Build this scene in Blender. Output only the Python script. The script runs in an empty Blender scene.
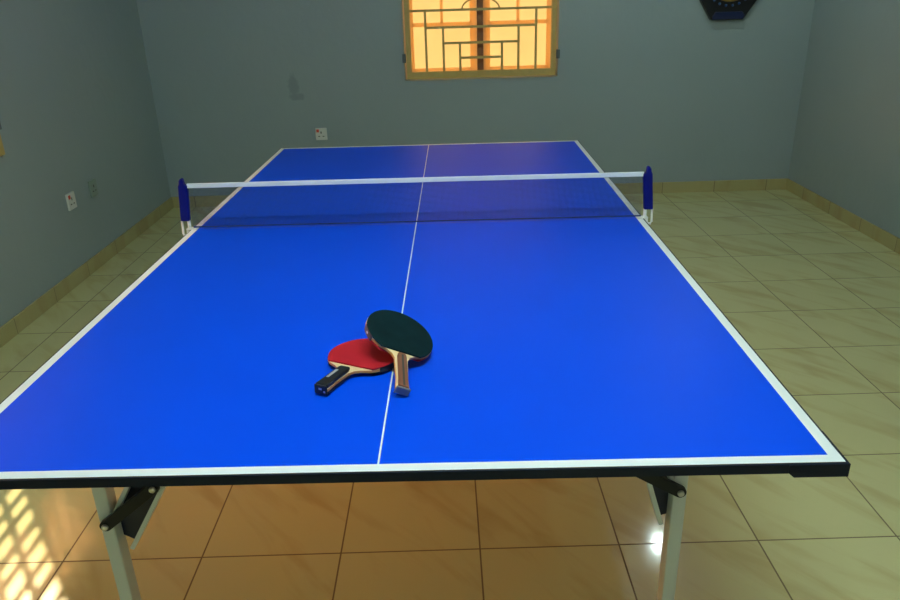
import bpy, bmesh, math, random
from mathutils import Vector, Matrix
random.seed(4)
S = bpy.context.scene
COL = S.collection
PI = math.pi

# ------------------------------------------------------------------ room frame (metres)
XL, XR, YB, YF, ZC, WT = -2.011, 2.739, 3.165, -3.70, 2.75, 0.20
GX, GY, TILE = 0.1707, -0.7265, 0.40
TABLE_ROT = -0.0164
HX, HY, TZ = 0.7625, 1.4014, 0.76

# ------------------------------------------------------------------ materials
def nodes(name):
    m = bpy.data.materials.new(name); m.use_nodes = True
    nt = m.node_tree
    return m, nt, nt.nodes['Principled BSDF']

def simple(name, col, rough=0.5, metal=0.0, spec=0.5, noise=0.0, nscale=20.0, bump=0.0, bscale=80.0):
    m, nt, b = nodes(name)
    b.inputs['Roughness'].default_value = rough
    b.inputs['Metallic'].default_value = metal
    b.inputs['Specular IOR Level'].default_value = spec
    c = tuple(col) + (1.0,)
    b.inputs['Base Color'].default_value = c
    tc = None
    if noise or bump:
        tc = nt.nodes.new('ShaderNodeTexCoord')
    if noise:
        n = nt.nodes.new('ShaderNodeTexNoise'); n.inputs['Scale'].default_value = nscale
        n.inputs['Detail'].default_value = 5
        nt.links.new(tc.outputs['Object'], n.inputs['Vector'])
        mx = nt.nodes.new('ShaderNodeMix'); mx.data_type = 'RGBA'
        mx.inputs['A'].default_value = tuple(x * (1 - noise) for x in col) + (1,)
        mx.inputs['B'].default_value = tuple(min(1, x * (1 + noise)) for x in col) + (1,)
        nt.links.new(n.outputs['Fac'], mx.inputs['Factor'])
        nt.links.new(mx.outputs['Result'], b.inputs['Base Color'])
    if bump:
        n = nt.nodes.new('ShaderNodeTexNoise'); n.inputs['Scale'].default_value = bscale
        n.inputs['Detail'].default_value = 4
        nt.links.new(tc.outputs['Object'], n.inputs['Vector'])
        bp = nt.nodes.new('ShaderNodeBump'); bp.inputs['Strength'].default_value = bump
        bp.inputs['Distance'].default_value = 0.003
        nt.links.new(n.outputs['Fac'], bp.inputs['Height'])
        nt.links.new(bp.outputs['Normal'], b.inputs['Normal'])
    return m

def mixnode(nt, fac, a, b):
    mx = nt.nodes.new('ShaderNodeMix'); mx.data_type = 'RGBA'
    for sock, v in (('Factor', fac), ('A', a), ('B', b)):
        if hasattr(v, 'is_linked') or isinstance(v, bpy.types.NodeSocket):
            nt.links.new(v, mx.inputs[sock])
        elif sock == 'Factor':
            mx.inputs[sock].default_value = v
        else:
            mx.inputs[sock].default_value = tuple(v) + (1,)
    return mx.outputs['Result']

def math_n(nt, op, a, b=None):
    n = nt.nodes.new('ShaderNodeMath'); n.operation = op
    for i, v in enumerate((a, b)):
        if v is None: continue
        if isinstance(v, bpy.types.NodeSocket): nt.links.new(v, n.inputs[i])
        else: n.inputs[i].default_value = v
    return n.outputs[0]

def ramp(nt, fac, stops):
    r = nt.nodes.new('ShaderNodeValToRGB')
    el = r.color_ramp.elements
    while len(el) > 1: el.remove(el[0])
    el[0].position, el[0].color = stops[0][0], (stops[0][1],) * 3 + (1,)
    for p, v in stops[1:]:
        e = el.new(p); e.color = (v,) * 3 + (1,)
    nt.links.new(fac, r.inputs['Fac'])
    return r.outputs['Color']

def plaster(stain=False):
    m, nt, b = nodes('painted_plaster' + ('_back' if stain else ''))
    g = nt.nodes.new('ShaderNodeNewGeometry')
    n = nt.nodes.new('ShaderNodeTexNoise'); n.inputs['Scale'].default_value = 1.6; n.inputs['Detail'].default_value = 6
    nt.links.new(g.outputs['Position'], n.inputs['Vector'])
    col = mixnode(nt, n.outputs['Fac'], WALL_A, WALL_B)
    if stain:   # two dull blots left on the paint of the back wall
        fac = None
        for (sx, sz, rx, rz) in ((-0.985, 0.885, .045, .075), (-0.965, 0.80, .06, .03)):
            d = nt.nodes.new('ShaderNodeVectorMath'); d.operation = 'SUBTRACT'
            nt.links.new(g.outputs['Position'], d.inputs[0]); d.inputs[1].default_value = (sx, YB, sz)
            e = nt.nodes.new('ShaderNodeVectorMath'); e.operation = 'MULTIPLY'
            nt.links.new(d.outputs[0], e.inputs[0]); e.inputs[1].default_value = (1/rx, 0, 1/rz)
            l = nt.nodes.new('ShaderNodeVectorMath'); l.operation = 'LENGTH'
            nt.links.new(e.outputs[0], l.inputs[0])
            nn = nt.nodes.new('ShaderNodeTexNoise'); nn.inputs['Scale'].default_value = 26
            nt.links.new(g.outputs['Position'], nn.inputs['Vector'])
            v = math_n(nt, 'ADD', l.outputs['Value'], math_n(nt, 'MULTIPLY', nn.outputs['Fac'], 1.1))
            f = ramp(nt, v, ((0.0, 0.42), (0.75, 0.36), (1.0, 0.0)))
            vv = math_n(nt, 'MULTIPLY', v, 0.62); f.node.inputs['Fac'].links and nt.links.remove(f.node.inputs['Fac'].links[0]); nt.links.new(vv, f.node.inputs['Fac'])
            fac = f if fac is None else math_n(nt, 'MAXIMUM', fac, f)
        col = mixnode(nt, fac, col, (0.13, 0.18, 0.19))
    nt.links.new(col, b.inputs['Base Color'])
    b.inputs['Roughness'].default_value = 0.62
    b.inputs['Specular IOR Level'].default_value = 0.25
    n2 = nt.nodes.new('ShaderNodeTexNoise'); n2.inputs['Scale'].default_value = 14; n2.inputs['Detail'].default_value = 6
    nt.links.new(g.outputs['Position'], n2.inputs['Vector'])
    bp = nt.nodes.new('ShaderNodeBump'); bp.inputs['Strength'].default_value = 0.25; bp.inputs['Distance'].default_value = 0.01
    nt.links.new(n2.outputs['Fac'], bp.inputs['Height']); nt.links.new(bp.outputs['Normal'], b.inputs['Normal'])
    return m

def tile_mat(name, floor=True, axis=0, gs=None, base=None):
    """marbled ceramic tile with thin dark joints; floor: joints both ways, skirting: joints along one axis"""
    m, nt, b = nodes(name)
    g = nt.nodes.new('ShaderNodeNewGeometry')
    sp = nt.nodes.new('ShaderNodeSeparateXYZ'); nt.links.new(g.outputs['Position'], sp.inputs[0])
    def cell(out, off):
        u = math_n(nt, 'DIVIDE', math_n(nt, 'SUBTRACT', out, off), TILE)
        fr = math_n(nt, 'FRACT', u)
        d = math_n(nt, 'ABSOLUTE', math_n(nt, 'SUBTRACT', fr, 0.5))        # 0.5 at the joint
        return math_n(nt, 'FLOOR', u), math_n(nt, 'GREATER_THAN', d, 0.5 - 0.0024 / TILE)
    ix, jx = cell(sp.outputs['X'], GX); iy, jy = cell(sp.outputs['Y'], GY)
    if floor: joint = math_n(nt, 'MAXIMUM', jx, jy)
    else: joint = (jx, jy)[axis]
    cid = nt.nodes.new('ShaderNodeCombineXYZ'); nt.links.new(ix, cid.inputs[0]); nt.links.new(iy, cid.inputs[1])
    wn = nt.nodes.new('ShaderNodeTexWhiteNoise'); nt.links.new(cid.outputs[0], wn.inputs['Vector'])
    # shift the marbling tile by tile
    sc = nt.nodes.new('ShaderNodeVectorMath'); sc.operation = 'SCALE'; sc.inputs['Scale'].default_value = 3.0
    nt.links.new(wn.outputs['Color'], sc.inputs[0])
    ad = nt.nodes.new('ShaderNodeVectorMath'); nt.links.new(g.outputs['Position'], ad.inputs[0]); nt.links.new(sc.outputs[0], ad.inputs[1])
    mp = nt.nodes.new('ShaderNodeMapping'); mp.vector_type = 'TEXTURE'; mp.inputs['Rotation'].default_value = (0, 0, math.radians(-50)); mp.inputs['Scale'].default_value = (1.0, 0.22, 1.0)
    nt.links.new(ad.outputs[0], mp.inputs['Vector'])
    n1 = nt.nodes.new('ShaderNodeTexNoise'); n1.inputs['Scale'].default_value = 2.2; n1.inputs['Detail'].default_value = 5; n1.inputs['Distortion'].default_value = 0.6
    nt.links.new(mp.outputs[0], n1.inputs['Vector'])
    vein = ramp(nt, n1.outputs['Fac'], ((0.50, 0), (0.60, .55), (0.68, 1.0)))
    n2 = nt.nodes.new('ShaderNodeTexNoise'); n2.inputs['Scale'].default_value = 3.0; n2.inputs['Detail'].default_value = 4
    nt.links.new(ad.outputs[0], n2.inputs['Vector'])
    A, B, V = base
    col = mixnode(nt, n2.outputs['Fac'], A, B)
    col = mixnode(nt, math_n(nt, 'MULTIPLY', vein, 0.38), col, V)
    col = mixnode(nt, joint, col, GROUT)
    nt.links.new(col, b.inputs['Base Color'])
    rg = mixnode(nt, joint, (0.10, 0.10, 0.10), (0.8, 0.8, 0.8))
    nt.links.new(rg, b.inputs['Roughness'])
    b.inputs['Specular IOR Level'].default_value = 0.5
    return m

def wood(name, a, c, scale=60, rough=0.45, axis='Y'):
    m, nt, b = nodes(name)
    tc = nt.nodes.new('ShaderNodeTexCoord')
    mp = nt.nodes.new('ShaderNodeMapping')
    s = {'X': (0.06, 1, 1), 'Y': (1, 0.06, 1)}[axis]
    mp.inputs['Scale'].default_value = s
    nt.links.new(tc.outputs['Object'], mp.inputs['Vector'])
    n = nt.nodes.new('ShaderNodeTexNoise'); n.inputs['Scale'].default_value = scale; n.inputs['Detail'].default_value = 4
    nt.links.new(mp.outputs[0], n.inputs['Vector'])
    nt.links.new(mixnode(nt, n.outputs['Fac'], a, c), b.inputs['Base Color'])
    b.inputs['Roughness'].default_value = rough
    return m

WALL_A, WALL_B = (0.295, 0.365, 0.378), (0.340, 0.410, 0.418)
GROUT = (0.20, 0.16, 0.075)
FLOOR_BASE = ((0.62, 0.60, 0.29), (0.70, 0.67, 0.34), (0.44, 0.29, 0.11))
SKIRT_BASE = ((0.42, 0.38, 0.17), (0.50, 0.44, 0.21), (0.38, 0.25, 0.10))

M = {}
M['wall'] = plaster(); M['wall_back'] = plaster(True)
M['ceiling'] = simple('ceiling_paint', (0.62, 0.66, 0.64), 0.8, noise=0.05, nscale=3)
M['floor'] = tile_mat('marbled_floor_tile', True, base=FLOOR_BASE)
M['skirt_x'] = tile_mat('skirting_tile_x', False, 0, base=SKIRT_BASE)
M['skirt_y'] = tile_mat('skirting_tile_y', False, 1, base=SKIRT_BASE)
M['blue'] = simple('table_blue_coat', (0.0003, 0.072, 0.80), 0.42, spec=0.08, noise=0.05, nscale=4)
M['line'] = simple('table_white_line', (0.86, 0.90, 0.90), 0.35, spec=0.4)
M['board'] = simple('table_underside_board', (0.42, 0.24, 0.09), 0.7, noise=0.25, nscale=45)
M['edge'] = simple('table_navy_edging', (0.003, 0.008, 0.022), 0.5, spec=0.25)
M['tube'] = simple('grey_painted_tube', (0.72, 0.74, 0.66), 0.4, spec=0.4)
M['navy_steel'] = simple('navy_steel', (0.004, 0.008, 0.035), 0.45)
M['black_plastic'] = simple('black_plastic', (0.007, 0.008, 0.009), 0.45, spec=0.25)
M['bolt'] = simple('zinc_bolt', (0.62, 0.60, 0.52), 0.3, metal=0.8)
M['sleeve'] = simple('navy_post_sleeve', (0.002, 0.006, 0.16), 0.5, spec=0.15)
M['clamp'] = simple('white_clamp_enamel', (0.86, 0.86, 0.80), 0.35)
M['net'] = simple('net_cord', (0.012, 0.02, 0.07), 0.8)
M['cord'] = simple('blue_net_cord', (0.008, 0.03, 0.16), 0.8)
M['tape'] = simple('white_net_tape', (0.84, 0.88, 0.88), 0.7)
M['red_rubber'] = simple('red_rubber', (0.42, 0.012, 0.022), 0.6, spec=0.15, noise=0.12, nscale=30)
M['black_rubber'] = simple('black_green_rubber', (0.004, 0.017, 0.020), 0.8, spec=0.06, noise=0.5, nscale=28)
M['ply'] = wood('pale_ply', (0.80, 0.56, 0.28), (0.88, 0.66, 0.36), 50)
M['rim'] = simple('orange_varnished_rim', (0.72, 0.30, 0.07), 0.4)
M['scale'] = wood('brown_handle_wood', (0.15, 0.045, 0.020), (0.24, 0.085, 0.038), 70)
M['grip'] = simple('black_handle_grip', (0.010, 0.012, 0.016), 0.35)
M['dark_strip'] = simple('dark_handle_strip', (0.035, 0.028, 0.022), 0.5)
M['silver'] = simple('silver_label', (0.55, 0.56, 0.55), 0.35, metal=0.4)
M['cap'] = simple('grey_butt_cap', (0.22, 0.22, 0.22), 0.4)
M['gold'] = simple('gold_brown_bar_paint', (0.54, 0.40, 0.13), 0.45, spec=0.4, noise=0.2, nscale=25)
M['hinge'] = simple('grey_hinge_steel', (0.10, 0.13, 0.14), 0.5)
M['brown'] = simple('brown_window_frame', (0.22, 0.10, 0.03), 0.45)
M['socket'] = simple('white_socket_plastic', (0.70, 0.72, 0.66), 0.4)
M['socket_old'] = simple('grey_green_socket_plastic', (0.26, 0.33, 0.28), 0.5)
M['red_dot'] = simple('red_switch_mark', (0.65, 0.06, 0.03), 0.4)
M['slot'] = simple('dark_slot', (0.05, 0.05, 0.045), 0.6)
M['orn_black'] = simple('ornament_black', (0.004, 0.004, 0.006), 0.35)
M['orn_blue'] = simple('ornament_blue', (0.003, 0.010, 0.06), 0.4)
M['orn_bead'] = simple('ornament_blue_bead', (0.02, 0.07, 0.22), 0.3)
M['orn_gold'] = simple('ornament_gold', (0.35, 0.22, 0.05), 0.35, metal=0.5)
M['door'] = wood('brown_door_wood', (0.20, 0.10, 0.04), (0.27, 0.14, 0.06), 20)
M['lampbase'] = simple('white_lamp_plastic', (0.8, 0.8, 0.78), 0.4)

def emit(name, col, s):
    m, nt, b = nodes(name)
    b.inputs['Base Color'].default_value = (0.9, 0.9, 0.9, 1)
    b.inputs['Emission Color'].default_value = tuple(col) + (1,)
    b.inputs['Emission Strength'].default_value = s
    return m

def translucent(name, a, c, diff=0.25):
    m = bpy.data.materials.new(name); m.use_nodes = True
    nt = m.node_tree; nt.nodes.remove(nt.nodes['Principled BSDF'])
    out = nt.nodes['Material Output']
    tc = nt.nodes.new('ShaderNodeTexCoord')
    n = nt.nodes.new('ShaderNodeTexNoise'); n.inputs['Scale'].default_value = 4; n.inputs['Detail'].default_value = 3
    nt.links.new(tc.outputs['Object'], n.inputs['Vector'])
    col = mixnode(nt, n.outputs['Fac'], a, c)
    t = nt.nodes.new('ShaderNodeBsdfTranslucent'); d = nt.nodes.new('ShaderNodeBsdfDiffuse')
    nt.links.new(col, t.inputs['Color']); nt.links.new(col, d.inputs['Color'])
    mx = nt.nodes.new('ShaderNodeMixShader'); mx.inputs[0].default_value = diff
    nt.links.new(t.outputs[0], mx.inputs[1]); nt.links.new(d.outputs[0], mx.inputs[2])
    nt.links.new(mx.outputs[0], out.inputs['Surface'])
    return m
M['amber_pane'] = translucent('amber_frosted_pane', (0.95, 0.74, 0.44), (1.0, 0.84, 0.52))
M['amber_sash'] = translucent('amber_sash_bar', (0.97, 0.76, 0.50), (0.98, 0.80, 0.54), 0.15)

# ------------------------------------------------------------------ mesh helpers
def obj(name, bm, mats, parent=None, smooth=False, bevel=0.0, seg=2):
    me = bpy.data.meshes.new(name)
    bmesh.ops.recalc_face_normals(bm, faces=bm.faces[:])
    bm.to_mesh(me); bm.free()
    o = bpy.data.objects.new(name, me); COL.objects.link(o)
    for m in (mats if isinstance(mats, (list, tuple)) else [mats]): me.materials.append(m)
    if smooth:
        for p in me.polygons: p.use_smooth = True
    if bevel:
        b = o.modifiers.new('bevel', 'BEVEL'); b.width = bevel; b.segments = seg; b.limit_method = 'ANGLE'; b.angle_limit = math.radians(40)
    if parent is not None: o.parent = parent
    return o

def thing(name, label, cat, loc=(0, 0, 0), rotz=0.0, group=None):
    o = bpy.data.objects.new(name, None); COL.objects.link(o)
    o.empty_display_size = 0.1
    o.location = loc; o.rotation_euler = (0, 0, rotz)
    o['label'] = label; o['category'] = cat
    if group: o['group'] = group
    return o

def struct(o):
    o['kind'] = 'structure'; return o

def box(bm, lo, hi, mi=0):
    vs = [bm.verts.new((x, y, z)) for z in (lo[2], hi[2]) for y in (lo[1], hi[1]) for x in (lo[0], hi[0])]
    fs = []
    for q in ((0, 2, 3, 1), (4, 5, 7, 6), (0, 1, 5, 4), (2, 6, 7, 3), (0, 4, 6, 2), (1, 3, 7, 5)):
        f = bm.faces.new([vs[i] for i in q]); f.material_index = mi; fs.append(f)
    return fs

def prism(bm, pts, h0, h1, fn=lambda u, v, h: (u, v, h), mi=0):
    """extrude the closed 2-D outline pts from h0 to h1"""
    a = [bm.verts.new(fn(u, v, h0)) for u, v in pts]; b = [bm.verts.new(fn(u, v, h1)) for u, v in pts]
    n = len(pts)
    fs = [bm.faces.new(a), bm.faces.new(b[::-1])]
    for i in range(n):
        fs.append(bm.faces.new((a[i], a[(i + 1) % n], b[(i + 1) % n], b[i])))
    for f in fs: f.material_index = mi
    return fs

def tube(bm, pts, r, n=10, cap=True, mi=0):
    pts = [Vector(p) for p in pts]; rings = []
    for i, p in enumerate(pts):
        d = (pts[min(i + 1, len(pts) - 1)] - pts[max(i - 1, 0)]).normalized()
        s = Vector((0, 0, 1)) if abs(d.z) < 0.9 else Vector((1, 0, 0))
        u = d.cross(s).normalized(); w = d.cross(u)
        rr = r[i] if isinstance(r, (list, tuple)) else r
        rings.append([bm.verts.new(p + rr * (math.cos(2 * PI * k / n) * u + math.sin(2 * PI * k / n) * w)) for k in range(n)])
    for a, b in zip(rings, rings[1:]):
        for k in range(n):
            bm.faces.new((a[k], a[(k + 1) % n], b[(k + 1) % n], b[k])).material_index = mi
    if cap:
        bm.faces.new(rings[0]).material_index = mi; bm.faces.new(rings[-1][::-1]).material_index = mi

def bar(bm, p, q, w, t, nrm):
    """flat bar from p to q: width w across, thickness t along nrm"""
    p, q, nrm = Vector(p), Vector(q), Vector(nrm).normalized()
    d = (q - p).normalized(); s = d.cross(nrm).normalized()
    vs = []
    for e in (p, q):
        for a, c in ((-1, -1), (1, -1), (1, 1), (-1, 1)):
            vs.append(bm.verts.new(e + s * a * w / 2 + nrm * c * t / 2))
    for f in ((0, 1, 2, 3), (7, 6, 5, 4), (0, 4, 5, 1), (1, 5, 6, 2), (2, 6, 7, 3), (3, 7, 4, 0)):
        bm.faces.new([vs[i] for i in f])

def B(): return bmesh.new()

# ------------------------------------------------------------------ the room
def wall_panel(name, axis, inner, outer, a0, a1, z0, z1, hole=None, mat=None):
    """wall along one axis with an optional rectangular opening (a,b,z,z)"""
    bm = B()
    As = sorted({a0, a1} | ({hole[0], hole[1]} if hole else set()))
    Zs = sorted({z0, z1} | ({hole[2], hole[3]} if hole else set()))
    P = lambda a, d, z: (a, d, z) if axis == 'x' else (d, a, z)
    V = {}
    for d in (inner, outer):
        for a in As:
            for z in Zs: V[a, d, z] = bm.verts.new(P(a, d, z))
    solid = lambda i, k: not (hole and As[i] == hole[0] and Zs[k] == hole[2])
    nA, nZ = len(As) - 1, len(Zs) - 1
    for i in range(nA):
        for k in range(nZ):
            if not solid(i, k): continue
            a, b, c, e = As[i], As[i + 1], Zs[k], Zs[k + 1]
            for d in (inner, outer): bm.faces.new((V[a, d, c], V[b, d, c], V[b, d, e], V[a, d, e]))
            for (ii, kk, p, q) in ((i - 1, k, (a, c), (a, e)), (i + 1, k, (b, c), (b, e)), (i, k - 1, (a, c), (b, c)), (i, k + 1, (a, e), (b, e))):
                if ii < 0 or ii >= nA or kk < 0 or kk >= nZ or not solid(ii, kk):
                    bm.faces.new((V[p[0], inner, p[1]], V[q[0], inner, q[1]], V[q[0], outer, q[1]], V[p[0], outer, p[1]]))
    return struct(obj(name, bm, mat or M['wall']))

WIN1 = (-0.168, 0.938, 0.892, 2.10)          # back window opening x0 x1 z0 z1
WIN2 = (-0.65, 1.150, 0.812, 2.08)           # left window opening y0 y1 z0 z1
DOOR = (0.9, 1.85, 0.0, 2.10)                # doorway behind the camera
wall_panel('wall_back', 'x', YB, YB + WT, XL - WT, XR + WT, 0, ZC, WIN1, M['wall_back'])
wall_panel('wall_left', 'y', XL, XL - WT, YF, YB, 0, ZC, WIN2)
wall_panel('wall_right', 'y', XR, XR + WT, YF, YB, 0, ZC)
wall_panel('wall_front', 'x', YF, YF - WT, XL - WT, XR + WT, 0, ZC, DOOR)
bm = B(); box(bm, (XL - WT, YF - WT, -0.12), (XR + WT, YB + WT, 0.0)); struct(obj('floor', bm, M['floor']))
bm = B(); box(bm, (XL - WT, YF - WT, ZC), (XR + WT, YB + WT, ZC + 0.12)); struct(obj('ceiling', bm, M['ceiling']))
SK, ST = 0.084, 0.011
bm = B(); box(bm, (XL + ST, YB - ST, 0), (XR - ST, YB, SK)); struct(obj('baseboard_back', bm, M['skirt_x'], bevel=.002))
bm = B(); box(bm, (XL, YF, 0), (XL + ST, YB, SK)); struct(obj('baseboard_left', bm, M['skirt_y'], bevel=.002))
bm = B(); box(bm, (XR - ST, YF, 0), (XR, YB, SK)); struct(obj('baseboard_right', bm, M['skirt_y'], bevel=.002))
bm = B(); box(bm, (XL + ST, YF, 0), (DOOR[0] - .05, YF + ST, SK)); box(bm, (DOOR[1] + .05, YF, 0), (XR - ST, YF + ST, SK))
struct(obj('baseboard_front', bm, M['skirt_x'], bevel=.002))

# doorway behind the camera: frame and a leaf standing open into the next room
d1 = bpy.data.objects.new('door_1', None); COL.objects.link(d1); d1.location = (DOOR[0], YF, 0); struct(d1)
w = DOOR[1] - DOOR[0]
bm = B()
box(bm, (0, -WT, 0), (.05, .02, 2.10)); box(bm, (w - .05, -WT, 0), (w, .02, 2.10)); box(bm, (.05, -WT, 2.05), (w - .05, .02, 2.10))
obj('door_frame', bm, M['door'], d1, bevel=.003)
bm = B(); box(bm, (.055, -WT - .85, .01), (.095, -WT - .005, 2.04)); obj('door_leaf', bm, M['door'], d1, bevel=.003)

# ------------------------------------------------------------------ windows with stepped iron grilles
def window(name, width, height, loc, rotz, panes=True, stile=0.0):
    """local frame: x across (0 = middle), z up from the sill, -y into the room; y=0 is the wall face"""
    w = bpy.data.objects.new(name, None); COL.objects.link(w); w.location = loc; w.rotation_euler = (0, 0, rotz); struct(w)
    hw = width / 2
    # grille: flat outer frame just proud of the wall, stepped square bars
    g = B(); fw, y0, y1 = 0.034, -0.022, 0.012
    fo, fz0, fz1 = hw - 0.018, 0.012, height - 0.012
    box(g, (-fo, y0, fz0), (fo, y1, fz0 + fw + .012)); box(g, (-fo, y0, fz1 - fw), (fo, y1, fz1))
    box(g, (-fo, y0, fz0 + fw + .012), (-fo + fw, y1, fz1 - fw)); box(g, (fo - fw, y0, fz0 + fw + .012), (fo, y1, fz1 - fw))
    t = 0.0082; by0, by1 = -0.012, 0.001
    H = lambda x, z, tt=t: box(g, (-x, by0, z - tt), (x, by1, z + tt))
    def Vt(x, za, zb):
        for s in (-1, 1): box(g, (s * x - t, by0 + .001, za), (s * x + t, by1 - .001, zb))
    if not panes:      # plain close grille of flat uprights and thin rails
        n = 15
        for k in range(1, n):
            x = -fo + 2 * fo * k / n; box(g, (x - .010, by0 + .001, .05), (x + .010, by1 - .001, fz1 - fw))
        z = .058 + .075
        k = 0
        while z < fz1 - fw - .04:
            tt = .008 if k % 3 else .013; box(g, (-fo + fw, by0, z - tt), (fo - fw, by1, z + tt)); z += .078 if k % 2 else .092; k += 1
    for up in ((0, 1) if panes else ()):
        f = (lambda z: z) if not up else (lambda z: height - z)
        lv = (0.470, 0.356, 0.250, 0.148)
        xs = (None, 0.392, 0.268, 0.150)
        H(fo - fw, f(lv[0])); H(xs[1], f(lv[1])); H(xs[2], f(lv[2])); H(xs[3], f(lv[3]))
        bot = 0.055
        Vt(xs[1], *sorted((f(bot), f(lv[0])))); Vt(xs[2], *sorted((f(bot), f(lv[1])))); Vt(xs[3], *sorted((f(bot), f(lv[2]))))
    # curved motif in the middle
    mid = height / 2; a = mid - 0.470
    for s in ((-1, 1) if panes else ()):
        for v in (-1, 1):
            pts = []
            for k in range(13):
                q = k / 12
                pts.append((s * (0.004 + 0.128 * math.cos(q * PI / 2)), -0.006, mid + v * (a - 0.075 * math.sin(q * PI / 2))))
            tube(g, pts, 0.006, 6)
    obj('grille', g, M['gold'], w)
    for s in (-1, 1):
        h = B(); box(h, (s * hw - .012, -.020, .125), (s * hw + .012, .014, .185)); obj('hinge', h, M['hinge'], w, bevel=.002)
    # reveal lining, sliding sashes
    f = B(); r0, r1 = 0.10, 0.16
    box(f, (-hw, r0, 0), (-hw + .03, r1, height)); box(f, (hw - .03, r0, 0), (hw, r1, height))
    box(f, (-hw + .03, r0, 0), (hw - .03, r1, .03)); box(f, (-hw + .03, r0, height - .03), (hw - .03, r1, height))
    obj('window_frame', f, M['amber_sash'] if panes else M['gold'], w)
    st = B(); box(st, (stile - .022, r0 - .004, .03), (stile + .022, r1, height - .03)); obj('meeting_stile', st, M['brown'], w)
    if panes:
        for s in (-1, 1):
            x0, x1 = (0.022, hw - .03)
            sx = lambda a, b: (min(s * a, s * b), max(s * a, s * b))
            sb = B()
            for xa, xb, za, zb in ((x0, x0 + .05, .03, height - .03), (x1 - .04, x1, .03, height - .03), (x0 + .05, x1 - .04, .03, .07), (x0 + .05, x1 - .04, height - .07, height - .03),
                                   (x0 + .05, x1 - .04, .36, .385), (.265, .285, .385, height - .07)):
                a, b = sx(xa, xb); box(sb, (a, .112, za), (b, .128, zb))
            sash = obj('sash', sb, M['amber_sash'], w)
            p = B(); a, b = sx(x0 + .01, x1 - .01); box(p, (a, .132, .04), (b, .135, height - .04))
            obj('pane', p, M['amber_pane'], w)
    else:      # only the far sash is glazed, the rest stands open
        sb = B(); x0, x1 = stile + .022, hw - .03
        box(sb, (x0, .112, .03), (x0 + .04, .128, height - .03)); box(sb, (x1 - .04, .112, .03), (x1, .128, height - .03))
        box(sb, (x0 + .04, .112, .03), (x1 - .04, .128, .07)); box(sb, (x0 + .04, .112, height - .07), (x1 - .04, .128, height - .03))
        obj('sash', sb, M['amber_sash'], w)
        p = B(); box(p, (x0 + .01, .132, .04), (x1 - .01, .135, height - .04)); obj('pane', p, M['amber_pane'], w)
    return w
window('window_1', WIN1[1] - WIN1[0], WIN1[3] - WIN1[2], ((WIN1[0] + WIN1[1]) / 2, YB, WIN1[2]), 0.0)
window('window_2', WIN2[1] - WIN2[0], WIN2[3] - WIN2[2], (XL, (WIN2[0] + WIN2[1]) / 2, WIN2[2]), PI / 2, panes=False, stile=.80 - (WIN2[0] + WIN2[1]) / 2)

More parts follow.
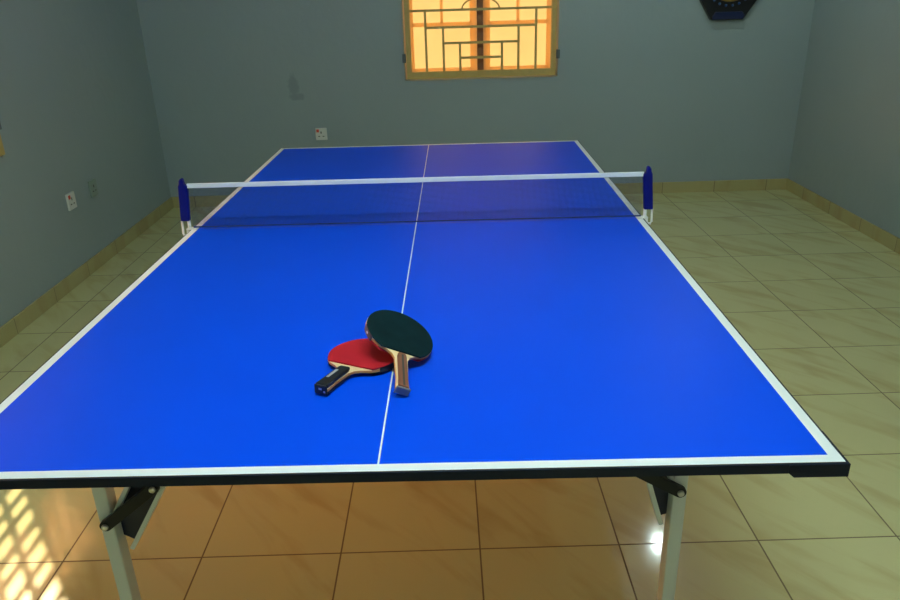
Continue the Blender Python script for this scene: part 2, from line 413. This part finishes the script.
# ------------------------------------------------------------------ table
tab = thing('table_tennis_table', 'large blue table tennis table with white lines on grey legs in the tiled room', 'table', (0, 0, 0), TABLE_ROT)
EW, CW, TH = 0.020, 0.0032, 0.017
for s in (-1, 1):                                          # near and far half
    bm = B()
    ya, yb = (0.0006, HY) if s > 0 else (-HY, -0.0006)
    xs = [-HX, -HX + EW, -CW / 2, CW / 2, HX - EW, HX]
    ys = [ya, yb - EW, yb] if s > 0 else [ya, ya + EW, yb]
    top = [[bm.verts.new((x, y, TZ)) for x in xs] for y in ys]
    low = [[bm.verts.new((x, y, TZ - TH)) for x in xs] for y in ys]
    for j in range(2):
        for i in range(5):
            end = (j == 1) if s > 0 else (j == 0)
            white = end or i in (0, 2, 4)
            f = bm.faces.new((top[j][i], top[j][i + 1], top[j + 1][i + 1], top[j + 1][i])); f.material_index = 1 if white else 0
            f = bm.faces.new((low[j][i], low[j][i + 1], low[j + 1][i + 1], low[j + 1][i])); f.material_index = 2
    for i in range(5):
        for j in (0, 2): bm.faces.new((top[j][i], top[j][i + 1], low[j][i + 1], low[j][i])).material_index = 2
    for j in range(2):
        for i in (0, 5): bm.faces.new((top[j][i], top[j + 1][i], low[j + 1][i], low[j][i])).material_index = 2
    obj('tabletop', bm, [M['blue'], M['line'], M['board']], tab)
    # dark edging round the outer sides
    e = B(); th = 0.004
    z0, z1 = TZ - TH - .0015, TZ - .0008
    yo = s * HY
    box(e, (-HX - th, min(yo, yo + s * th), z0), (HX + th, max(yo, yo + s * th), z1))
    for sx in (-1, 1):
        box(e, (min(sx * HX, sx * (HX + th)), min(s * .001, yo), z0), (max(sx * HX, sx * (HX + th)), max(s * .001, yo), z1))
    obj('edge_band', e, M['edge'], tab)
    for sx in (-1, 1):                                     # rubber corner guards
        c = B(); pts = [(0, 0), (-.098, 0), (-.090, -.008), (0, -.008)]
        L = 0.098; q = th + .0015
        zt, zb_ = TZ - .0012, TZ - TH - .0085
        X = lambda u: sx * (HX + q - u); Y = lambda v: s * (HY + q - v)
        def pr(outline, f0, f1, fn): prism(c, outline, f0, f1, fn)
        prof = [(0, zt), (L, zt), (L, zb_ + .009), (L - .010, zb_), (0, zb_)]
        prism(c, prof, 0, .005, lambda u, z, h: (X(u), Y(h), z))
        prism(c, [(u + .005 if u == 0 else u, z) for u, z in prof], 0, .005, lambda u, z, h: (X(h), Y(u), z))
        obj('corner_guard', c, M['edge'], tab)
    # underframe of the half
    u = B(); za, zb2 = TZ - TH - .030, TZ - TH
    fx, fa, fb = 0.66, 0.06, 1.30
    for sx in (-1, 1): box(u, (sx * fx - .012, min(s * fa, s * fb), za), (sx * fx + .012, max(s * fa, s * fb), zb2))
    for yy in (fa + .012, 0.7, fb - .012): box(u, (-fx + .012, s * yy - .012, za), (fx - .012, s * yy + .012, zb2))
    obj('underframe', u, M['tube'], tab)
    # legs
    ly = s * 1.185
    lx = 0.580
    cb = B(); box(cb, (-lx + .0125, ly - .012, .672), (lx - .0125, ly + .012, .700)); obj('cross_rail', cb, M['tube'], tab, bevel=.002)
    for sx in (-1, 1):
        lg = B(); xc = sx * (lx + .006 if sx * s > 0 else lx - .010); box(lg, (xc - .0138, ly - .018, .02), (xc + .0138, ly + .018, TZ - TH - .0305))
        leg = obj('leg', lg, M['tube'], tab, bevel=.003)
        ft = B(); box(ft, (xc - .0165, ly - .021, 0.0), (xc + .0165, ly + .021, .03)); obj('foot_cap', ft, M['black_plastic'], leg, bevel=.003)
        # diagonal channel brace from the leg up to the underframe, dark inside
        near_left = (sx * s > 0)      # the left-hand brace of each end is spread wider
        P0, P1 = (Vector((sx * .574, ly, .453)), Vector((sx * .411, ly, .726))) if near_left else (Vector((sx * .560, ly, .480)), Vector((sx * .484, ly, .726)))
        d = (P1 - P0).normalized(); nrm = Vector((0, 1, 0)); side = d.cross(nrm).normalized()
        hw = 0.031 if near_left else .022
        br = B()
        for k in (-1, 1):
            bar(br, P0 + side * k * hw - d * .012 * (0 if k * sx > 0 else -1), P1 + side * k * hw, .009, .034, nrm)
        brace = obj('brace', br, M['tube'], tab)
        wb = B(); bar(wb, P0 + nrm * .012 * (1), P1 + nrm * .012, hw * 2 - .009, .003, nrm); obj('brace_web', wb, M['navy_steel'], brace)
        # black flat strut bolted across leg and brace, on the face towards the table end
        yo2 = ly + s * .0265
        A0, A1 = (Vector((sx * .582, yo2, .507)), Vector((sx * .470, yo2, .596))) if near_left else (Vector((sx * .566, yo2, .562)), Vector((sx * .468, yo2, .620)))
        stb = B(); dd = (A1 - A0).normalized(); sd = Vector((0, 1, 0)).cross(dd).normalized()
        pts = []
        for k in range(9):
            a = PI / 2 + PI * k / 8; v = A0 + .012 * (math.cos(a) * dd + math.sin(a) * sd); pts.append((v.x, v.z))
        for k in range(9):
            a = -PI / 2 + PI * k / 8; v = A1 + .012 * (math.cos(a) * dd + math.sin(a) * sd); pts.append((v.x, v.z))
        prism(stb, pts, yo2 - .005, yo2 + .005, lambda x, z, y: (x, y, z))
        strut = obj('folding_strut', stb, M['black_plastic'], tab, bevel=.001)
        for A in (A0, A1):
            b_ = B(); yb0 = yo2 + s * .005
            tube(b_, [(A.x, yb0, A.z), (A.x, yb0 + s * .004, A.z), (A.x, yb0 + s * .006, A.z)], [.0065, .0065, .004], 12)
            obj('bolt', b_, M['bolt'], strut)

# ------------------------------------------------------------------ net set (clamped on the table edge)
net = thing('table_tennis_net', 'dark mesh net with white top tape between navy posts across the blue table', 'net', (0, 0, TZ), TABLE_ROT)
NH, NB = 0.157, 0.006
TOPX, BOTX = 0.757, 0.772
bm = B(); th = .00024
nv = 380
for k in range(nv + 1):
    x = -TOPX + 2 * TOPX * k / nv
    box(bm, (x - th, -th, NB + .004), (x + th, th, NH - .008))
for k in range(1, 37):
    z = NB + (NH - NB) * k / 37
    box(bm, (-TOPX, -th * .9, z - th), (TOPX, th * .9, z + th))
obj('net_mesh', bm, M['net'], net)
bm = B(); box(bm, (-TOPX, -.0012, NB - .001), (TOPX, .0012, NB + .003)); obj('bottom_cord', bm, M['cord'], net)
bm = B(); box(bm, (-TOPX, -.0035, NH - .0155), (TOPX, .0035, NH)); obj('top_tape', bm, M['tape'], net, bevel=.0015)
for s in (-1, 1):
    # sleeve over the upright, a rounded knob on top; the post leans in a little
    prof = [(0, .030), (.030, .030), (.030, .150), (.027, .157), (.026, .168), (.021, .176), (.014, .174), (.011, .160), (.008, .152), (0, .152)]
    px = lambda u, z: s * (.753 + u + .012 * (1 - (z - .03) / .14))
    bm = B(); prism(bm, [(px(u, z), z) for u, z in prof], -.010, .010, lambda u, z, h: (u, h, z))
    obj('net_post', bm, M['sleeve'], net, bevel=.004, seg=3)
    c = B()
    xi, xo = .7705, .7935
    tube(c, [(s * xo, 0, .032), (s * xo, -.002, .008), (s * xo, -.006, -.012), (s * (xo - .004), -.010, -.018), (s * (xi + .004), -.010, -.016), (s * xi, -.006, -.004)], .0042, 8)
    tube(c, [(s * xi, 0, .032), (s * xi, 0, .0045)], .0060, 8)
    box(c, (min(s * .742, s * .780), -.012, .0004), (max(s * .742, s * .780), .012, .0044))
    box(c, (min(s * .7705, s * .780), -.010, -.045), (max(s * .7705, s * .780), .010, .0004))
    box(c, (min(s * .72, s * .780), -.012, -.049), (max(s * .72, s * .780), .012, -.045))
    clamp = obj('clamp', c, M['clamp'], net, bevel=.001)
    k = B(); tube(k, [(s * .735, 0, -.075), (s * .735, 0, -.049), (s * .735, 0, -.0185)], [.012, .005, .005], 12)
    obj('clamp_screw', k, M['black_plastic'], clamp)

# ------------------------------------------------------------------ paddles
def pose(o, p, yaw, tilt, roll):
    A = Vector((-math.sin(yaw) * math.cos(tilt), math.cos(yaw) * math.cos(tilt), math.sin(tilt)))
    r0 = Vector((math.cos(yaw), math.sin(yaw), 0)); n0 = r0.cross(A)
    V = r0 * math.cos(roll) - n0 * math.sin(roll); N = V.cross(A)
    m = Matrix((V, A, N)).transposed().to_4x4(); m.translation = p
    o.matrix_world = m

def paddle(name, label, top, under, scale, ur, hshort, kind, tape_arc):
    """local: y along the handle (0 = butt, blade beyond), x across, z up from the middle of the ply"""
    t = thing(name, label, 'paddle')
    uc, a, b = .178 * scale, .077 * scale, .075 * scale
    ur *= scale
    def edge(th, g=0): return ((b + g) * math.cos(th), uc + (a + g) * math.sin(th))
    # blade with shoulders running into the neck
    t0 = -0.20 * PI
    pts = [edge(t0 + (PI - 2 * t0) * k / 56) for k in range(57)]
    xe, ye = pts[-1]
    neck = [(xe * .80, ye - .0115), (xe * .50, ye - .0195), (-.020, ye - .028), (-.0145, ye - .040), (-.0130, .030 + hshort), (-.0150, hshort)]
    outline = pts + neck + [(-x, y) for x, y in reversed(neck)]
    bm = B(); fs = prism(bm, outline, -.003, .003)
    for f in fs[2:]: f.material_index = 1
    obj('blade', bm, [M['ply'], M['rim']], t, bevel=.0008)
    # rubber sheets, cut straight at the handle
    cut = math.asin(max(-1, (ur - uc) / a))
    rp = [edge(cut + (PI - 2 * cut) * k / 56, -.0004) for k in range(57)]
    bm = B(); prism(bm, rp, .0031, .0068); obj('rubber', bm, top, t, bevel=.0006)
    bm = B(); prism(bm, rp, -.0068, -.0031); obj('rubber', bm, under, t, bevel=.0006)
    # edge tape on part of the rim
    for (q0, q1) in tape_arc:
        bm = B(); n = 24
        o_ = [edge(q0 + (q1 - q0) * k / n, .0013) for k in range(n + 1)]; i_ = [edge(q0 + (q1 - q0) * k / n, .0003) for k in range(n + 1)]
        prism(bm, o_ + i_[::-1], -.0062, .0062)
        tp = obj('edge_tape', bm, M['grip'], t)
        bm = B(); qa = q0 + (q1 - q0) * .42; qb = q0 + (q1 - q0) * .58
        o_ = [edge(qa + (qb - qa) * k / 4, .0016) for k in range(5)]; i_ = [edge(qa + (qb - qa) * k / 4, .0013) for k in range(5)]
        prism(bm, o_ + i_[::-1], -.002, .002); obj('tape_mark', bm, M['silver'], tp)
    # handle scales on both faces, flared at the butt
    he = ye - .030
    def scale_outline(g):
        return [(.0150 - g, hshort + .001), (.0138 - g, hshort + .030), (.0138 - g, he - .006), (.0115 - g, he + .004), (-.0115 + g, he + .004), (-.0138 + g, he - .006), (-.0138 + g, hshort + .030), (-.0150 + g, hshort + .001)]
    if kind == 'brown':
        for sgn in (1, -1):
            bm = B(); prism(bm, scale_outline(.0036), *sorted((sgn * .0031, sgn * .0105)))
            sc_ = obj('handle_scale', bm, M['scale'], t, bevel=.003, seg=3)
            bm = B(); box(bm, (-.0022, hshort + .004, min(sgn * .0104, sgn * .0109)), (.0022, he - .004, max(sgn * .0104, sgn * .0109)))
            obj('inlay_strip', bm, M['dark_strip'], sc_)
        bm = B(); box(bm, (-.0150, hshort - .003, -.0090), (.0150, hshort + .0008, .0090)); obj('butt_cap', bm, M['cap'], t, bevel=.002)
    else:
        for sgn in (1, -1):
            bm = B(); prism(bm, scale_outline(.0004), *sorted((sgn * .0031, sgn * .0115)))
            sc_ = obj('handle_scale', bm, M['grip'], t, bevel=.0035, seg=3)
            if sgn > 0:
                bm = B(); box(bm, (-.0085, hshort + .030, .0114), (-.0025, hshort + .066, .0119)); obj('handle_label', bm, M['silver'], sc_)
        bm = B(); box(bm, (-.0145, hshort - .003, -.0100), (.0145, hshort + .0008, .0100))
        cap = obj('butt_cap', bm, M['grip'], t, bevel=.002)
        bm = B(); box(bm, (-.004, hshort - .0034, .000), (.003, hshort - .0029, .004)); box(bm, (.007, hshort - .0034, -.005), (.011, hshort - .0029, -.001)); obj('cap_mark', bm, M['silver'], cap)
    return t

red = paddle('table_tennis_paddle', 'red-faced wooden paddle with a black handle lying under the black-faced paddle', M['red_rubber'], M['black_rubber'], 1.0242, .1233, .022, 'black', [(-0.19 * PI, 0.30 * PI)])
pose(red, Vector((-.1602, -1.1680, TZ + .0137)), -.4564, -.024, 0.0)
blk = paddle('table_tennis_paddle', 'black-faced paddle with brown wooden handle leaning on the red-faced paddle', M['black_rubber'], M['red_rubber'], 1.012, .1145, 0.0, 'brown', [(1.02 * PI, 1.19 * PI)])
pose(blk, Vector((.0082, -1.1648, TZ + .0122)), .0733, .1916, .448)
for p in (red, blk):      # let the lowest point of each paddle rest on the table top
    zmin = min((p.matrix_world @ v.co).z for c in p.children for v in c.data.vertices)
    p.location.z += TZ + .0006 - zmin

# ------------------------------------------------------------------ sockets and the wall ornament
def socket(label, loc, rotz, mat, w, h, red=True, group=None):
    """local: -y out of the wall"""
    t = thing('wall_socket', label, 'socket', loc, rotz, group)
    bm = B(); box(bm, (-w / 2, -.012, -h / 2), (w / 2, 0, h / 2)); obj('face_plate', bm, mat, t, bevel=.003)
    bm = B()
    for x, z, a, c in ((0, .012, .004, .008), (-.016, -.016, .007, .003), (.016, -.016, .007, .003)):
        box(bm, (x - a, -.0126, z - c), (x + a, -.0119, z + c))
    obj('socket_holes', bm, M['slot'], t)
    if red:
        bm = B(); box(bm, (-w / 2 + .008, -.0165, h / 2 - .030), (-w / 2 + .028, -.0118, h / 2 - .008)); obj('switch', bm, M['red_dot'], t, bevel=.002)
    return t
socket('small white power socket with red switch on the back wall, below left of the window', (-.812, YB, .528), 0, M['socket'], .084, .088)
socket('white power socket on the left wall, the nearer and paler of the two', (XL, 1.665, .453), PI / 2, M['socket'], .088, .092)
socket('grey-green socket plate on the left wall, the farther and duller of the two', (XL, 1.951, .456), PI / 2, M['socket_old'], .088, .098, red=False)

orn = thing('wall_ornament', 'dark blue and black ornament hanging on the back wall, right of the window', 'ornament', (2.117, YB, 1.494))
def octo(k, inset=0.0):
    p = [(-.112, -.25), (.112, -.25), (.198, -.118), (.232, 0), (.198, .118), (.112, .25), (-.112, .25), (-.198, .118), (-.232, 0), (-.198, -.118)]
    return [(x * k, z * k) for x, z in p]
bm = B(); prism(bm, octo(1.0), -.055, 0, lambda u, v, h: (u, h, v)); obj('body', bm, M['orn_black'], orn, bevel=.01, seg=3)
bm = B(); prism(bm, [(-.108, -.246), (.108, -.246), (.112, -.222), (.095, -.196), (-.095, -.196), (-.112, -.222)], -.066, -.0552, lambda u, v, h: (u, h, v)); obj('base_bar', bm, M['orn_blue'], orn, bevel=.004)
bm = B(); tube(bm, [(.145 * math.cos(2 * PI * k / 48), -.060, .02 + .145 * math.sin(2 * PI * k / 48)) for k in range(49)], .007, 8); obj('gold_ring', bm, M['orn_gold'], orn, smooth=True)
bm = B(); prism(bm, [(.138 * math.cos(2 * PI * k / 40), .02 + .138 * math.sin(2 * PI * k / 40)) for k in range(40)], -.060, -.0552, lambda u, v, h: (u, h, v)); obj('blue_disc', bm, M['orn_blue'], orn)
for k in range(10):
    a = -PI / 2 + (k - 4.5) * .26 * 2 / 2 + 0.0
    bm = B(); bmesh.ops.create_uvsphere(bm, u_segments=10, v_segments=6, radius=.009, matrix=Matrix.Translation((.178 * math.cos(a) , -.0552, .022 + .178 * math.sin(a))))
    obj('bead', bm, M['orn_bead'], orn, smooth=True)

# ------------------------------------------------------------------ lamps of the room
def bulb_lamp(loc, col, watt, label, radius=.0145):
    x, y, z = loc
    t = thing('ceiling_bulb', label, 'lamp', (x, y, ZC))
    bm = B(); tube(bm, [(0, 0, 0), (0, 0, -.015), (0, 0, -.02)], [.05, .05, .03], 20); obj('ceiling_rose', bm, M['lampbase'], t)
    bm = B(); tube(bm, [(0, 0, -.02), (0, 0, z + .075 - ZC)], .004, 8); obj('flex', bm, M['lampbase'], t)
    bm = B(); tube(bm, [(0, 0, z + .078 - ZC), (0, 0, z + .03 - ZC)], .018, 14); obj('lamp_holder', bm, M['lampbase'], t)
    bm = B(); bmesh.ops.create_uvsphere(bm, u_segments=16, v_segments=10, radius=radius, matrix=Matrix.Translation((0, 0, z - ZC)))
    o = obj('bulb', bm, emit('bulb_glow', col, watt), t, smooth=True)
    return t
def tube_lamp(loc, length, col, power, label):
    x, y, z = loc
    t = thing('fluorescent_tube', label, 'lamp', (x, y, ZC))
    bm = B(); box(bm, (-length / 2 - .03, -.03, -.045), (length / 2 + .03, .03, 0)); obj('batten', bm, M['lampbase'], t, bevel=.004)
    bm = B(); tube(bm, [(-length / 2, 0, z - ZC), (length / 2, 0, z - ZC)], .018, 14)
    obj('tube', bm, emit('tube_glow', col, power), t, smooth=True)
    return t
LC = (0.80, 1.0, 0.95)
bulb_lamp((1.63, 2.03, 2.42), LC, 1250, 'white bulb on a short flex under the ceiling near the back right corner')
tube_lamp((0.15, -1.45, ZC - .07), 1.2, LC, 190, 'white fluorescent tube on the ceiling above the near end of the table')

# ------------------------------------------------------------------ sun and sky, plus an added warm fill lamp
sun = bpy.data.lights.new('sun', 'SUN'); sun.energy = 6.3; sun.angle = math.radians(.6); sun.color = (1.0, .78, .48)
so = bpy.data.objects.new('sun', sun); COL.objects.link(so)
el = math.radians(42)
dv = Vector((.6 * math.cos(el), -.8 * math.cos(el), -math.sin(el)))
so.rotation_euler = dv.to_track_quat('-Z', 'Y').to_euler()
dl = bpy.data.lights.new('warm_fill_left_window', 'AREA'); dl.shape = 'RECTANGLE'; dl.size = 1.7; dl.size_y = .62
dl.energy = 24; dl.color = (1.0, .41, .13); dl.spread = math.radians(100)  # added lamp outside the opening, stands in for sunlit surroundings, warms the floor
do = bpy.data.objects.new('warm_fill_left_window', dl); COL.objects.link(do)
do.location = (XL - WT - .06, (WIN2[0] + WIN2[1]) / 2, WIN2[2] + .32)
do.rotation_euler = Vector((1, -.15, -.6)).to_track_quat('-Z', 'Y').to_euler()
W = bpy.data.worlds.new('World'); S.world = W; W.use_nodes = True
bg = W.node_tree.nodes['Background']; bg.inputs['Color'].default_value = (.85, .92, 1.0, 1); bg.inputs['Strength'].default_value = 0.7

# ------------------------------------------------------------------ camera
cam = bpy.data.cameras.new('camera'); co = bpy.data.objects.new('camera', cam); COL.objects.link(co)
rt = Vector((.99954702, -.01255045, -.02735387)); up = Vector((.03007732, .38485942, .922485)); fw = Vector((.00105021, .92288987, -.38506257))
m = Matrix((rt, up, -fw)).transposed().to_4x4(); m.translation = (.10364, -2.41183, 1.48151)
co.matrix_world = m
cam.sensor_width = 36; cam.lens = 738.99 * 36 / 900; cam.clip_start = .05
S.camera = co
S.view_settings.view_transform = 'Standard'; S.view_settings.look = 'None'
S.view_settings.gamma = 1; S.view_settings.exposure = 0.17; S.view_settings.use_curve_mapping = False
